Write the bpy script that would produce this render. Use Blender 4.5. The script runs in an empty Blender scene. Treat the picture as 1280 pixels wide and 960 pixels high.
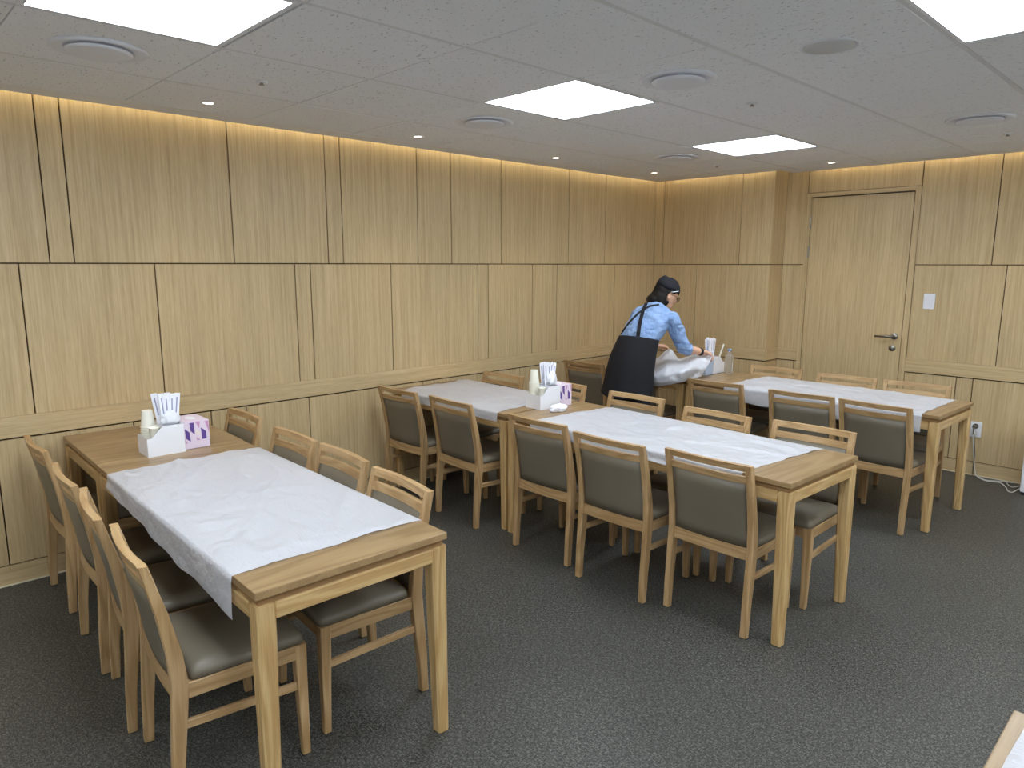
import bpy, bmesh, math, random
from mathutils import Vector, Matrix, noise
from mathutils.bvhtree import BVHTree
random.seed(7)
R = math.radians
scene = bpy.context.scene
C = scene.collection

# ------------------------------------------------------------------ camera, world, exposure
cd = bpy.data.cameras.new('camera'); cam = bpy.data.objects.new('camera', cd); C.objects.link(cam)
cd.sensor_width = 36; cd.lens = 879.0 / 1280 * 36; cd.clip_start = 0.02; cd.clip_end = 60
yaw, pitch, roll = -0.8033, -0.1691, 0.0018
fw = Vector((math.sin(yaw) * math.cos(pitch), math.cos(yaw) * math.cos(pitch), math.sin(pitch)))
rt = Vector((math.cos(yaw), -math.sin(yaw), 0)); up = rt.cross(fw)
rt, up = math.cos(roll) * rt + math.sin(roll) * up, -math.sin(roll) * rt + math.cos(roll) * up
M = Matrix((rt, up, -fw)).transposed().to_4x4(); M.translation = (4.196, 0, 1.62)
cam.matrix_world = M
scene.camera = cam
w = bpy.data.worlds.new('world'); scene.world = w; w.use_nodes = True
w.node_tree.nodes['Background'].inputs[0].default_value = (0.5, 0.5, 0.52, 1)
w.node_tree.nodes['Background'].inputs[1].default_value = 0.05
vs = scene.view_settings
vs.view_transform = 'Standard'; vs.look = 'None'; vs.gamma = 1; vs.use_curve_mapping = False
vs.exposure = 0.0
scene.cycles.diffuse_bounces = 8; scene.cycles.max_bounces = 14; scene.cycles.transparent_max_bounces = 12
PANEL_POWER = 20.5      # ceiling panel emission
COVE_POWER = 36.0       # cove strip emission
SPOT_POWER = 10.5       # down light watts

# ------------------------------------------------------------------ dimensions (metres)
YC, YD, XCH = 6.031, 6.275, 1.236       # boxed corner face, door wall, corner of the boxing
XR, YB = 6.3, -2.7                      # right and rear walls
HC, GAP = 2.41, 0.077                   # ceiling height, cove gap
ZG, ZR1, ZR0, ZB = 1.619, 0.865, 0.759, 0.101
TT = 0.732                              # table top height

# ------------------------------------------------------------------ materials
def lin(r, g, b):
    f = lambda c: c / 12.92 if c <= 0.04045 else ((c + 0.055) / 1.055) ** 2.4
    return (f(r / 255), f(g / 255), f(b / 255), 1)
class Mat:
    def __init__(s, name, rough=0.5, spec=0.5, color=(0.5, 0.5, 0.5, 1)):
        s.m = bpy.data.materials.new(name); s.m.use_nodes = True; s.t = s.m.node_tree
        s.b = s.t.nodes['Principled BSDF']; s.o = s.t.nodes['Material Output']
        s.b.inputs['Roughness'].default_value = rough; s.b.inputs['Specular IOR Level'].default_value = spec
        s.b.inputs['Base Color'].default_value = color
    def n(s, typ, **kw):
        nd = s.t.nodes.new(typ)
        for k, v in kw.items():
            if k in nd.inputs: nd.inputs[k].default_value = v
            else: setattr(nd, k, v)
        return nd
    def l(s, a, b): s.t.links.new(a, b)
    def coords(s, scale, rnd=True):
        tc = s.n('ShaderNodeTexCoord'); v = tc.outputs['Object']
        if rnd:
            oi = s.n('ShaderNodeObjectInfo'); mu = s.n('ShaderNodeVectorMath', operation='SCALE')
            cx = s.n('ShaderNodeCombineXYZ')
            for i in range(3): s.l(oi.outputs['Random'], cx.inputs[i])
            s.l(cx.outputs[0], mu.inputs[0]); mu.inputs['Scale'].default_value = 31.7
            ad = s.n('ShaderNodeVectorMath', operation='ADD'); s.l(v, ad.inputs[0]); s.l(mu.outputs[0], ad.inputs[1]); v = ad.outputs[0]
        mp = s.n('ShaderNodeMapping'); mp.inputs['Scale'].default_value = scale; s.l(v, mp.inputs['Vector'])
        return mp.outputs[0]
    def noise(s, vec, scale, detail=4, rough=0.55):
        nd = s.n('ShaderNodeTexNoise', Scale=scale, Detail=detail, Roughness=rough); s.l(vec, nd.inputs['Vector']); return nd.outputs['Fac']
    def ramp(s, fac, stops):
        r = s.n('ShaderNodeValToRGB'); e = r.color_ramp.elements
        while len(e) < len(stops): e.new(0.5)
        for x, (p, c) in zip(e, stops): x.position = p; x.color = c
        s.l(fac, r.inputs[0]); return r.outputs[0]
    def mix(s, a, b, fac, mode='MIX'):
        m = s.n('ShaderNodeMix', data_type='RGBA', blend_type=mode)
        for v, i in ((fac, 0), (a, 6), (b, 7)):
            if hasattr(v, 'links'): s.l(v, m.inputs[i])
            else: m.inputs[i].default_value = v
        return m.outputs[2]
    def math(s, op, a, b=0.0):
        m = s.n('ShaderNodeMath', operation=op)
        for v, i in ((a, 0), (b, 1)):
            if hasattr(v, 'links'): s.l(v, m.inputs[i])
            else: m.inputs[i].default_value = v
        return m.outputs[0]
    def bump(s, h, strength=0.2, dist=0.002):
        b = s.n('ShaderNodeBump', Strength=strength, Distance=dist); s.l(h, b.inputs['Height']); s.l(b.outputs[0], s.b.inputs['Normal'])
    def col(s, c): s.l(c, s.b.inputs['Base Color'])
def plain(name, c, rough=0.5, spec=0.5, metal=0.0):
    m = Mat(name, rough, spec, c); m.b.inputs['Metallic'].default_value = metal; return m.m
def veneer(name, axis, c1, c2, c3, tint=True, fine=70):
    """straight quarter-cut veneer: thin streaks along an axis"""
    m = Mat(name, 0.42, 0.35)
    sc = [1, 1, 1]; sc[axis] = 0.022
    v = m.coords(sc); f1 = m.noise(v, fine, 3, 0.6)
    sc2 = [1, 1, 1]; sc2[axis] = 0.10
    v2 = m.coords(sc2); f2 = m.noise(v2, 9, 3, 0.5)
    sc3 = [1, 1, 1]; sc3[axis] = 0.05
    v3 = m.coords(sc3); f3 = m.noise(v3, 260, 2, 0.6)
    base = m.ramp(f1, [(0.3, c1), (0.5, c2), (0.7, c3)])
    base = m.mix(base, m.ramp(f2, [(0.3, (0.92, 0.90, 0.87, 1)), (0.7, (1.05, 1.03, 1.0, 1))]), 0.75, 'MULTIPLY')
    base = m.mix(base, m.ramp(f3, [(0.35, (0.82, 0.80, 0.77, 1)), (0.6, (1.04, 1.04, 1.04, 1))]), 0.5, 'MULTIPLY')
    m.col(base); m.bump(f3, 0.12, 0.001); return m.m
def oak(name, axis, c1, c2, c3, k=26.0, rough=0.38):
    """solid ash / oak with cathedral contours along an axis"""
    m = Mat(name, rough, 0.4)
    sc = [1, 1, 1]; sc[axis] = 0.11
    v = m.coords(sc); f = m.noise(v, 7.0, 2, 0.45)
    s_ = m.math('SINE', m.math('MULTIPLY', f, k * 6.28))
    s_ = m.math('MULTIPLY_ADD', s_, 0.5); s_.node.inputs[2].default_value = 0.5
    sc3 = [1, 1, 1]; sc3[axis] = 0.04
    v3 = m.coords(sc3); g = m.noise(v3, 190, 3, 0.6)
    base = m.ramp(s_, [(0.0, c1), (0.45, c2), (1.0, c3)])
    base = m.mix(base, m.ramp(g, [(0.33, (0.76, 0.72, 0.66, 1)), (0.6, (1.06, 1.05, 1.04, 1))]), 0.55, 'MULTIPLY')
    sc4 = [1, 1, 1]; sc4[axis] = 0.3
    b4 = m.noise(m.coords(sc4), 4, 2); base = m.mix(base, m.ramp(b4, [(0.3, (0.88, 0.86, 0.82, 1)), (0.7, (1.06, 1.05, 1.03, 1))]), 0.8, 'MULTIPLY')
    m.col(base); m.bump(g, 0.10, 0.001); return m.m

WC = (lin(181, 157, 118), lin(195, 172, 132), lin(204, 182, 143))
M_PANEL = veneer('wall_veneer', 2, *WC)
M_RAILX = veneer('rail_veneer_x', 0, *WC)
M_RAILY = veneer('rail_veneer_y', 1, *WC)
M_BACK = plain('joint_brown', lin(74, 54, 32), 0.8, 0.2)
FC = (lin(184, 149, 99), lin(197, 164, 113), lin(204, 173, 124))
M_WX = oak('furniture_wood_x', 0, *FC, 14); M_WY = oak('furniture_wood_y', 1, *FC, 14); M_WZ = oak('furniture_wood_z', 2, *FC, 14)
M_TOP = oak('table_top_wood', 1, lin(138, 112, 79), lin(149, 123, 89), lin(157, 132, 98), 9, 0.33)
M_EDGE = oak('table_edge_wood', 0, lin(150, 122, 86), lin(158, 130, 93), lin(164, 136, 98), 4, 0.4)
CC = (lin(168, 135, 94), lin(180, 148, 106), lin(188, 157, 116))
M_CX = oak('chair_wood_x', 0, *CC, 12); M_CY = oak('chair_wood_y', 1, *CC, 12); M_CZ = oak('chair_wood_z', 2, *CC, 12)
M_GAP = plain('shadow_gap', lin(140, 108, 72), 0.8, 0.2)  # wood of the table recess, with its shade put into the colour
def leather():
    m = Mat('taupe_leatherette', 0.42, 0.45)
    v = m.coords((1, 1, 1)); f = m.noise(v, 3, 2); g = m.noise(v, 420, 2)
    m.col(m.ramp(f, [(0.3, lin(108, 99, 84)), (0.7, lin(118, 109, 93))])); m.bump(g, 0.12, 0.0006); return m.m
M_LEA = leather()
def floor_mat():
    m = Mat('woven_vinyl_floor', 0.5, 0.4)
    v = m.coords((1, 1, 1), False)
    a = m.noise(v, 150, 3, 0.7)
    vb = m.coords((0.30, 1, 1), False); b = m.noise(vb, 210, 2, 0.6)
    vc = m.coords((1, 0.30, 1), False); c = m.noise(vc, 210, 2, 0.6)
    big = m.noise(v, 1.3, 3)
    h = m.math('MAXIMUM', b, c); h = m.math('ADD', h, m.math('MULTIPLY', a, 0.6))
    col = m.ramp(h, [(0.66, lin(28, 28, 26)), (0.82, lin(56, 55, 51)), (1.0, lin(112, 110, 104))])
    col = m.mix(col, m.ramp(big, [(0.3, (0.9, 0.9, 0.9, 1)), (0.7, (1.08, 1.07, 1.05, 1))]), 0.6, 'MULTIPLY')
    m.col(col); m.bump(h, 0.5, 0.003); return m.m
M_FLOOR = floor_mat()
def tile_mat():
    m = Mat('fissured_ceiling_tile', 0.85, 0.2)
    v = m.coords((1, 1, 1)); f = m.noise(m.coords((0.55, 1.5, 1)), 85, 2, 0.6); g = m.noise(v, 170, 3)
    pit = m.ramp(f, [(0.30, (0.0, 0.0, 0.0, 1)), (0.36, (1, 1, 1, 1))])
    m.col(m.mix(lin(166, 168, 174), lin(241, 244, 250), pit)); m.bump(m.math('ADD', pit, m.math('MULTIPLY', g, 0.3)), 0.35, 0.002); return m.m
M_TILE = tile_mat()
M_CEIL = plain('ceiling_white', lin(236, 238, 243), 0.7, 0.3)
M_BAR = plain('grid_bar_grey', lin(222, 224, 229), 0.6, 0.3)
M_DARK = plain('dark_recess', lin(50, 48, 46), 0.9, 0.1)
M_WHITE = plain('white_plastic', lin(228, 228, 232), 0.35, 0.5)
M_PAPER = plain('white_paper', lin(236, 236, 244), 0.7, 0.2)
M_PRINT = plain('blue_grey_print', lin(150, 152, 178), 0.7, 0.2)
M_CUP = plain('paper_cup', lin(233, 230, 216), 0.6, 0.3)
M_VENT = plain('vent_white', lin(232, 235, 244), 0.55, 0.3)
M_CHROME = plain('brushed_steel', lin(150, 146, 138), 0.32, 0.5, 1.0)
M_BLACK = plain('black_plastic', lin(28, 28, 30), 0.5, 0.4)
M_PAINT = plain('white_wall_paint', lin(240, 239, 235), 0.8, 0.2)
M_CAULK = plain('pale_caulk', lin(214, 204, 180), 0.7, 0.2)
M_RUBBER = plain('felt_pad', lin(40, 36, 32), 0.9, 0.1)
def emit(name, c, s):
    m = bpy.data.materials.new(name); m.use_nodes = True; t = m.node_tree; t.nodes.remove(t.nodes['Principled BSDF'])
    e = t.nodes.new('ShaderNodeEmission'); e.inputs[0].default_value = c; e.inputs[1].default_value = s
    t.links.new(e.outputs[0], t.nodes['Material Output'].inputs[0]); return m
M_LITE = emit('panel_diffuser', (0.82, 0.915, 1.0, 1), PANEL_POWER)
M_COVE = emit('cove_led', (1.0, 0.92, 0.68, 1), COVE_POWER)
M_BULB = emit('downlight_lens', (1.0, 0.84, 0.66, 1), 12.0)
def film_mat(name='white_film', alpha=0.19):
    m = Mat(name, 0.30, 0.5, lin(228, 229, 236))
    v = m.coords((1, 1, 1)); f = m.noise(v, 16, 4); g = m.noise(m.coords((1, 2.5, 1)), 45, 3)
    m.bump(m.math('ADD', f, m.math('MULTIPLY', g, 0.4)), 0.8, 0.014)
    tr = m.n('ShaderNodeBsdfTransparent'); tl = m.n('ShaderNodeBsdfTranslucent'); tl.inputs[0].default_value = lin(225, 226, 230)
    a = m.n('ShaderNodeMixShader'); a.inputs[0].default_value = 0.22; m.l(m.b.outputs[0], a.inputs[1]); m.l(tl.outputs[0], a.inputs[2])
    b = m.n('ShaderNodeMixShader'); b.inputs[0].default_value = alpha; m.l(a.outputs[0], b.inputs[1]); m.l(tr.outputs[0], b.inputs[2])
    m.l(b.outputs[0], m.o.inputs[0]); return m.m
M_FILM = film_mat(); M_FILM2 = film_mat('gathered_film', 0.05)

# ------------------------------------------------------------------ helpers
def obj(name, bm, mat, parent=None, smooth=False, kind=None):
    me = bpy.data.meshes.new(name); bmesh.ops.recalc_face_normals(bm, faces=bm.faces); bm.to_mesh(me); bm.free()
    for m in (mat if isinstance(mat, (list, tuple)) else [mat]): me.materials.append(m)
    if smooth:
        for p in me.polygons: p.use_smooth = True
    o = bpy.data.objects.new(name, me); C.objects.link(o); o.parent = parent
    if kind: o['kind'] = kind
    return o
def tag(o, label, cat, group=None):
    o['label'] = label; o['category'] = cat
    if group: o['group'] = group
    return o
def thing(name, label, cat, loc=(0, 0, 0), rz=0.0, group=None):
    o = bpy.data.objects.new(name, None); C.objects.link(o); o.location = loc; o.rotation_euler = (0, 0, rz)
    o.empty_display_size = 0.1
    return tag(o, label, cat, group)
def dup(root, loc, rz, label, group=None):
    r = root.copy(); C.objects.link(r); r.location = loc; r.rotation_euler = (0, 0, rz); r['label'] = label
    if group: r['group'] = group
    for ch in list(root.children):
        c = ch.copy(); C.objects.link(c); c.parent = r
        for g in ch.children:
            d = g.copy(); C.objects.link(d); d.parent = c
    return r
def box(x0, x1, y0, y1, z0, z1, bev=0.0, bm=None, seg=1):
    bm = bm or bmesh.new()
    b2 = bmesh.new() if bev else bm
    r = bmesh.ops.create_cube(b2, size=1)
    for v in r['verts']:
        v.co = ((x0 + x1) / 2 + v.co.x * (x1 - x0), (y0 + y1) / 2 + v.co.y * (y1 - y0), (z0 + z1) / 2 + v.co.z * (z1 - z0))
    if bev:
        bmesh.ops.bevel(b2, geom=b2.edges[:], offset=bev, segments=seg, profile=0.6, affect='EDGES')
        me = bpy.data.meshes.new('tmp'); b2.to_mesh(me); b2.free(); bm.from_mesh(me); bpy.data.meshes.remove(me)
    return bm
def at(o, x, y, z): o.location = (x, y, z); return o
def boxat(name, x0, x1, y0, y1, z0, z1, mat, parent=None, bev=0.0, kind=None):
    """a box whose origin sits at its own centre (so wood grain differs from piece to piece)"""
    dx, dy, dz = (x1 - x0) / 2, (y1 - y0) / 2, (z1 - z0) / 2
    o = obj(name, box(-dx, dx, -dy, dy, -dz, dz, bev), mat, parent, kind=kind)
    return at(o, (x0 + x1) / 2, (y0 + y1) / 2, (z0 + z1) / 2)
def loft(rings, bm=None, cap=True, closed=True):
    bm = bm or bmesh.new(); vs_ = [[bm.verts.new(p) for p in r] for r in rings]; n = len(rings[0])
    for a, b in zip(vs_, vs_[1:]):
        for i in range(n if closed else n - 1): bm.faces.new((a[i], a[(i + 1) % n], b[(i + 1) % n], b[i]))
    if cap and closed: bm.faces.new(vs_[0][::-1]); bm.faces.new(vs_[-1])
    return bm
def rect(cx, cy, z, wx, wy, ch=0.0):
    a, b = wx / 2, wy / 2
    if not ch: return [(cx - a, cy - b, z), (cx + a, cy - b, z), (cx + a, cy + b, z), (cx - a, cy + b, z)]
    c = ch
    return [(cx - a + c, cy - b, z), (cx + a - c, cy - b, z), (cx + a, cy - b + c, z), (cx + a, cy + b - c, z),
            (cx + a - c, cy + b, z), (cx - a + c, cy + b, z), (cx - a, cy + b - c, z), (cx - a, cy - b + c, z)]
def lathe(prof, n=24, bm=None, c=(0, 0, 0), cap=True):
    rings = [[(c[0] + r * math.cos(2 * math.pi * i / n), c[1] + r * math.sin(2 * math.pi * i / n), c[2] + z) for i in range(n)] for r, z in prof]
    return loft(rings, bm, cap)
def sweep(pts, rad, n=8, bm=None, ell=None):
    """tube along points with a radius per point; ell = (side vector, factor) flattens it"""
    pts = [Vector(p) for p in pts]; rings = []; prev = None
    for i, p in enumerate(pts):
        t = (pts[min(i + 1, len(pts) - 1)] - pts[max(i - 1, 0)]).normalized()
        if prev is None:
            a = Vector((1, 0, 0)) if abs(t.x) < 0.8 else Vector((0, 1, 0))
            u = (a - t * a.dot(t)).normalized()
        else: u = (prev - t * prev.dot(t)).normalized()
        prev = u; v = t.cross(u)
        r = rad[i] if isinstance(rad, (list, tuple)) else rad
        ru, rv = r if isinstance(r, tuple) else (r, r)
        rings.append([p + u * ru * math.cos(2 * math.pi * k / n) + v * rv * math.sin(2 * math.pi * k / n) for k in range(n)])
    return loft(rings, bm)
def ball(c, r, bm=None, rot=None, seg=16):
    bm = bm or bmesh.new(); q = bmesh.ops.create_uvsphere(bm, u_segments=seg, v_segments=seg * 3 // 4, radius=1)
    rr = r if isinstance(r, tuple) else (r, r, r)
    for v in q['verts']:
        p = Vector((v.co.x * rr[0], v.co.y * rr[1], v.co.z * rr[2]))
        if rot: p = rot @ p
        v.co = p + Vector(c)
    return bm
def catmull(pts, n=6):
    P = [Vector(p) for p in pts]; P = [2 * P[0] - P[1]] + P + [2 * P[-1] - P[-2]]; out = []
    for i in range(1, len(P) - 2):
        for k in range(n):
            t = k / n; a, b, c, d = P[i - 1:i + 3]
            out.append(0.5 * ((2 * b) + (c - a) * t + (2 * a - 5 * b + 4 * c - d) * t * t + (3 * b - a - 3 * c + d) * t ** 3))
    out.append(P[-2]); return out

# ------------------------------------------------------------------ the setting
fl = obj('floor', box(-0.3, XR + 0.2, YB - 0.2, YD + 0.3, -0.1, 0), M_FLOOR, kind='structure')
WT = 2.62
wl = obj('wall_left', box(-0.18, -0.0125, YB, YC + 0.3, 0, WT), M_BACK, kind='structure')
wbm = box(-0.05, XCH - 0.0125, YC + 0.0125, YD + 0.2, 0, WT)
box(XCH - 0.0125, 1.425, YD + 0.0125, YD + 0.2, 0, WT, bm=wbm)
box(2.327, XR, YD + 0.0125, YD + 0.2, 0, WT, bm=wbm)
box(1.425, 2.327, YD + 0.0125, YD + 0.2, 2.232, WT, bm=wbm)
wb = obj('wall_back', wbm, M_BACK, kind='structure')
wr = obj('wall_right', box(XR, XR + 0.15, YB, YD + 0.2, 0, WT), M_PAINT, kind='structure')
wq = obj('wall_rear', box(-0.1, XR, YB - 0.15, YB, 0, WT), M_PAINT, kind='structure')
G = 0.0033
def panels(parent, axis, const, joints, lo, hi, z0, z1):
    e = [lo] + [j for j in joints if lo < j < hi] + [hi]
    for a, b in zip(e, e[1:]):
        a2 = a + (G if a != lo else 0); b2 = b - (G if b != hi else 0)
        if axis == 'y': boxat('panel', const - 0.012, const, a2, b2, z0, z1, M_PANEL, parent, 0.0008)
        else: boxat('panel', a2, b2, const, const + 0.012, z0, z1, M_PANEL, parent, 0.0008)
LO = YB + 0.001
panels(wl, 'y', 0, [-1.9, -1.05, -0.94, -0.1, 0.819, 0.927, 1.757, 2.379, 2.49, 3.103, 3.414, 3.925, 4.736, 5.246], LO, YC - 0.0005, ZG + G, WT)
panels(wl, 'y', 0, [-1.6, -0.8, 0.06, 0.685, 1.31, 2.138, 2.245, 2.863, 3.675, 3.784, 4.284, 4.591, 5.404], LO, YC - 0.0005, ZR1 + 0.001, ZG - G)
panels(wl, 'y', 0, [-1.7, -0.6, 0.504, 1.134, 1.558, 1.772, 2.194, 3.123, 3.229, 4.14, 4.9, 5.5], LO, YC - 0.0005, ZB + 0.006, ZR0 - 0.009)
panels(wb, 'x', YC, [0.105, 0.932], 0.0005, XCH - 0.0005, ZG + G, WT)
panels(wb, 'x', YC, [0.498], 0.0005, XCH - 0.0005, ZR1 + 0.001, ZG - G)
panels(wb, 'x', YC, [0.3, 0.72], 0.0005, XCH - 0.0005, ZB + 0.006, ZR0 - 0.009)
for z0, z1 in ((ZG + G, WT), (ZR1 + 0.001, ZG - G), (ZB + 0.006, ZR0 - 0.009)):       # return of the boxing
    boxat('panel', XCH - 0.012, XCH, YC + 0.0125, YD - 0.0005, z0, z1, M_PANEL, wb, 0.0008)
panels(wb, 'x', YD, [], XCH + 0.0005, 1.424 - G, ZG + G, WT)
panels(wb, 'x', YD, [], XCH + 0.0005, 1.422, ZR1 + 0.001, ZG - G)
panels(wb, 'x', YD, [1.397], XCH + 0.0005, 1.4235, ZB + 0.006, ZR0 - 0.009)
panels(wb, 'x', YD, [], 1.424 + G, 2.326 - G, 2.236, WT)
panels(wb, 'x', YD, [2.847, 3.6, 4.4, 5.2], 2.326 + G, XR - 0.001, ZG + G, WT)
panels(wb, 'x', YD, [2.947, 3.75, 3.86, 4.7], 2.331, XR - 0.001, ZR1 + 0.001, ZG - G)
panels(wb, 'x', YD, [2.70, 2.813, 3.7, 4.5], 2.331, XR - 0.001, ZB + 0.006, ZR0 - 0.009)
def railset(nm, segs, z0, z1, out, bev):
    bmx = None
    root = None
    for i, (ax, c, a, b) in enumerate(segs):
        if ax == 'y': o = boxat(nm, c - 0.012, c + out, a, b, z0, z1, M_RAILY, None, bev)
        elif ax == 'r': o = boxat(nm, c - 0.012, c + out, a, b, z0, z1, M_RAILY, None, bev)
        else: o = boxat(nm, a, b, c - out, c + 0.012, z0, z1, M_RAILX, None, bev)
        o['kind'] = 'structure'
        o.name = nm + '_%d' % (i + 1) if nm == 'trim' else nm
        yield o
S_SEG = [('y', 0, LO, YC - 0.006), ('x', YC, 0.0, XCH + 0.005), ('r', XCH, YC + 0.0125, YD - 0.006), ('x', YD, XCH + 0.006, 1.424), ('x', YD, 2.327, XR - 0.001)]
list(railset('trim', S_SEG, ZR0, ZR1, 0.009, 0.002))
bl = list(railset('baseboard', S_SEG, 0.004, ZB, 0.002, 0.001))
for o, nm in zip(bl, ('baseboard_left', 'baseboard_corner', 'baseboard_return', 'baseboard_back', 'baseboard_right')): o.name = nm
cb = box(0.0, 0.012, LO, YC - 0.02, 0.0, 0.006)
obj('sealant_left', cb, M_CAULK, bl[0]).location = -bl[0].location
cb = box(2.34, XR - 0.01, YD - 0.012, YD - 0.001, 0.0, 0.006)
obj('sealant_back', cb, M_CAULK, bl[4]).location = -bl[4].location

# door and frame
fr = box(1.424, 1.460, YD - 0.006, YD + 0.12, 0, 2.232, 0.001); box(2.284, 2.327, YD - 0.006, YD + 0.12, 0, 2.232, 0.001, fr)
fo = obj('trim_6', fr, M_PANEL, kind='structure')
obj('dark_door_backing', box(1.43, 2.32, YD + 0.052, YD + 0.06, 0.0, 2.225), M_DARK, fo)  # dark sheet added behind the leaf so its gaps read as shaded
frt = obj('door_head', box(1.460, 2.284, YD - 0.006, YD + 0.12, 2.199, 2.232, 0.001), M_RAILX, fo)
door = obj('door_1', box(-0.408, 0.4055, -0.02, 0.02, -1.0945, 1.0900, 0.001), M_PANEL, kind='structure'); door.location = (1.872, YD + 0.024, 1.0995)
tagl = lambda o, s: o.__setitem__('label', s)
hx, hz = 2.224 - 1.872, 1.038 - 1.0995
hb = lathe([(0.027, 0), (0.027, 0.008), (0.024, 0.011)], 24); bmesh.ops.rotate(hb, verts=hb.verts, matrix=Matrix.Rotation(R(90), 3, 'X'))
hd = obj('handle', hb, M_CHROME, door, True); hd.location = (hx, -0.02, hz)
lv = sweep([(0, -0.008, 0), (0, -0.045, 0), (-0.012, -0.055, 0), (-0.05, -0.056, -0.001), (-0.135, -0.055, -0.004)], [0.010, 0.010, 0.010, (0.008, 0.010), (0.007, 0.009)], 12)
obj('lever', lv, M_CHROME, hd, True)
lb = lathe([(0.026, 0), (0.026, 0.007), (0.022, 0.010)], 24); box(-0.004, 0.004, -0.010, 0.010, 0.01, 0.022, 0, lb)
bmesh.ops.rotate(lb, verts=lb.verts, matrix=Matrix.Rotation(R(90), 3, 'X'))
lk = obj('lock', lb, M_CHROME, door, True); lk.location = (hx - 0.008, -0.02, 0.94 - 1.0995)
for z in (1.98, 1.729, 0.35):
    o = obj('hinge', lathe([(0.007, -0.052), (0.007, 0.052)], 12), M_CHROME, door); o.location = (-0.411, -0.026, z - 1.0995)

# ceiling: backing slab, border trim, tiles, bars
XE, YE = XR - GAP, YB + GAP
XL = [0.24, 0.79, 1.432, 2.075, 2.717, 3.36, 4.0025, 4.645, 5.2875, 5.93, XE - 0.16]
YL = [YE + 0.16, -2.04, -1.40, -0.76, -0.12, 0.52, 1.16, 1.80, 2.44, 3.075, 3.705, 4.335, 4.965, 5.595, YD - 0.24]
cbm = box(GAP, XE, YE, YC - GAP, 2.4265, 2.45)
box(XCH + GAP, XE, YC - GAP, YD - GAP, 2.4265, 2.45, bm=cbm)
ce = obj('ceiling', cbm, M_DARK, kind='structure')
bd = 0.0035
tb = box(GAP, 0.24 - bd, YE, YC - GAP, HC, 2.426)                                    # left border
box(0.24 - bd, 1.432, YC - 0.24 + bd, YC - GAP, HC, 2.426, bm=tb)
box(XCH + GAP, 1.432, YC - GAP, YD - GAP, HC, 2.426, bm=tb)
box(1.432, XE, YD - 0.24 + bd, YD - GAP, HC, 2.426, bm=tb)
box(XE - 0.16 + bd, XE, YE, YD - 0.24 + bd, HC, 2.426, bm=tb)
box(0.24 - bd, XE - 0.16 + bd, YE, YE + 0.16 - bd, HC, 2.426, bm=tb)
obj('ceiling_border', tb, M_CEIL, ce)
# raised soffit that closes the cove
obj('ceiling_soffit', box(-0.18, XR + 0.15, YB - 0.15, YD + 0.2, WT, WT + 0.06), M_CEIL, ce)
LCELL = [(1.432, 0.52), (1.432, 2.44), (1.432, 4.335), (3.36, 2.44), (3.36, 0.52), (3.36, 4.335), (1.432, -1.40), (3.36, -1.40), (5.2875, 2.44), (5.2875, 0.52), (5.2875, 4.335), (5.2875, -1.40)]
BW = 0.011
for i in range(len(XL) - 1):
    for j in range(len(YL) - 1):
        if (XL[i], YL[j]) in LCELL: continue
        a, b = XL[i] + (BW if i else 0), XL[i + 1] - (BW if i < len(XL) - 2 else 0)
        c, d = YL[j] + 0.0022, YL[j + 1] - 0.0022
        if XL[i] < 1.432 and YL[j + 1] > YC - 0.24: d = YC - 0.24
        if d - c < 0.02: continue
        boxat('ceiling_tile', a, b, c, d, HC, 2.426, M_TILE, ce, 0.0015)
for x in XL[1:-1]:
    y1 = YL[-1] if x > 1.44 else YC - 0.24
    obj('grid_bar', box(x - BW + 0.001, x + BW - 0.001, YL[0], y1, HC + 0.001, 2.426), M_BAR, ce)

# ------------------------------------------------------------------ lights
def cove(name, label, x0, x1, y0, y1):
    o = thing(name, label, 'light strip', ((x0 + x1) / 2, (y0 + y1) / 2, 2.45), 0, 'hidden cove strips')
    dx, dy = (x1 - x0) / 2, (y1 - y0) / 2
    obj('led_strip', box(-dx, dx, -dy, dy, 0.05, 0.062), M_COVE, o)
    obj('channel', box(-dx, dx, -dy, dy, 0.0, 0.0498), M_CEIL, o); return o
cove('cove_light', 'warm light strip hidden in the cove above the long panelled wall', GAP + 0.002, GAP + 0.014, YB + 0.3, YC - 0.14)
cove('cove_light', 'warm light strip hidden in the cove above the corner beside the door', 0.14, XCH - 0.02, YC - GAP - 0.014, YC - GAP - 0.002)
cove('cove_light', 'warm light strip hidden in the cove above the door wall', 1.48, XR - 0.3, YD - GAP - 0.014, YD - GAP - 0.002)
LLAB = {(1.432, 0.52): 'bright square ceiling panel light at the top left, above the left table',
        (1.432, 2.44): 'bright square ceiling panel light in the middle, above the middle tables',
        (1.432, 4.335): 'bright square ceiling panel light farthest away, near the door',
        (3.36, 2.44): 'bright square ceiling panel light cut off at the top right corner'}
for k, (x, y) in enumerate(LCELL):
    i, j = XL.index(x), YL.index(y); cx, cy = (XL[i] + XL[i + 1]) / 2 - 0.004, (YL[j] + YL[j + 1]) / 2 - 0.005
    t = thing('ceiling_light', LLAB.get((x, y), 'bright square ceiling panel light behind or beside the camera'), 'ceiling light', (cx, cy, HC), 0, 'square ceiling panel lights')
    a, b = (XL[i + 1] - XL[i]) / 2 - BW - 0.001, (YL[j + 1] - YL[j]) / 2 - 0.003; s = 0.296
    fb = box(-a, a, s, b, 0, 0.014); box(-a, a, -b, -s, 0, 0.014, bm=fb); box(-a, -s, -s, s, 0, 0.014, bm=fb); box(s, a, -s, s, 0, 0.014, bm=fb)
    obj('frame', fb, M_CEIL, t); obj('diffuser', box(-s, s, -s, s, 0.003, 0.010), M_LITE, t)
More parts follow.
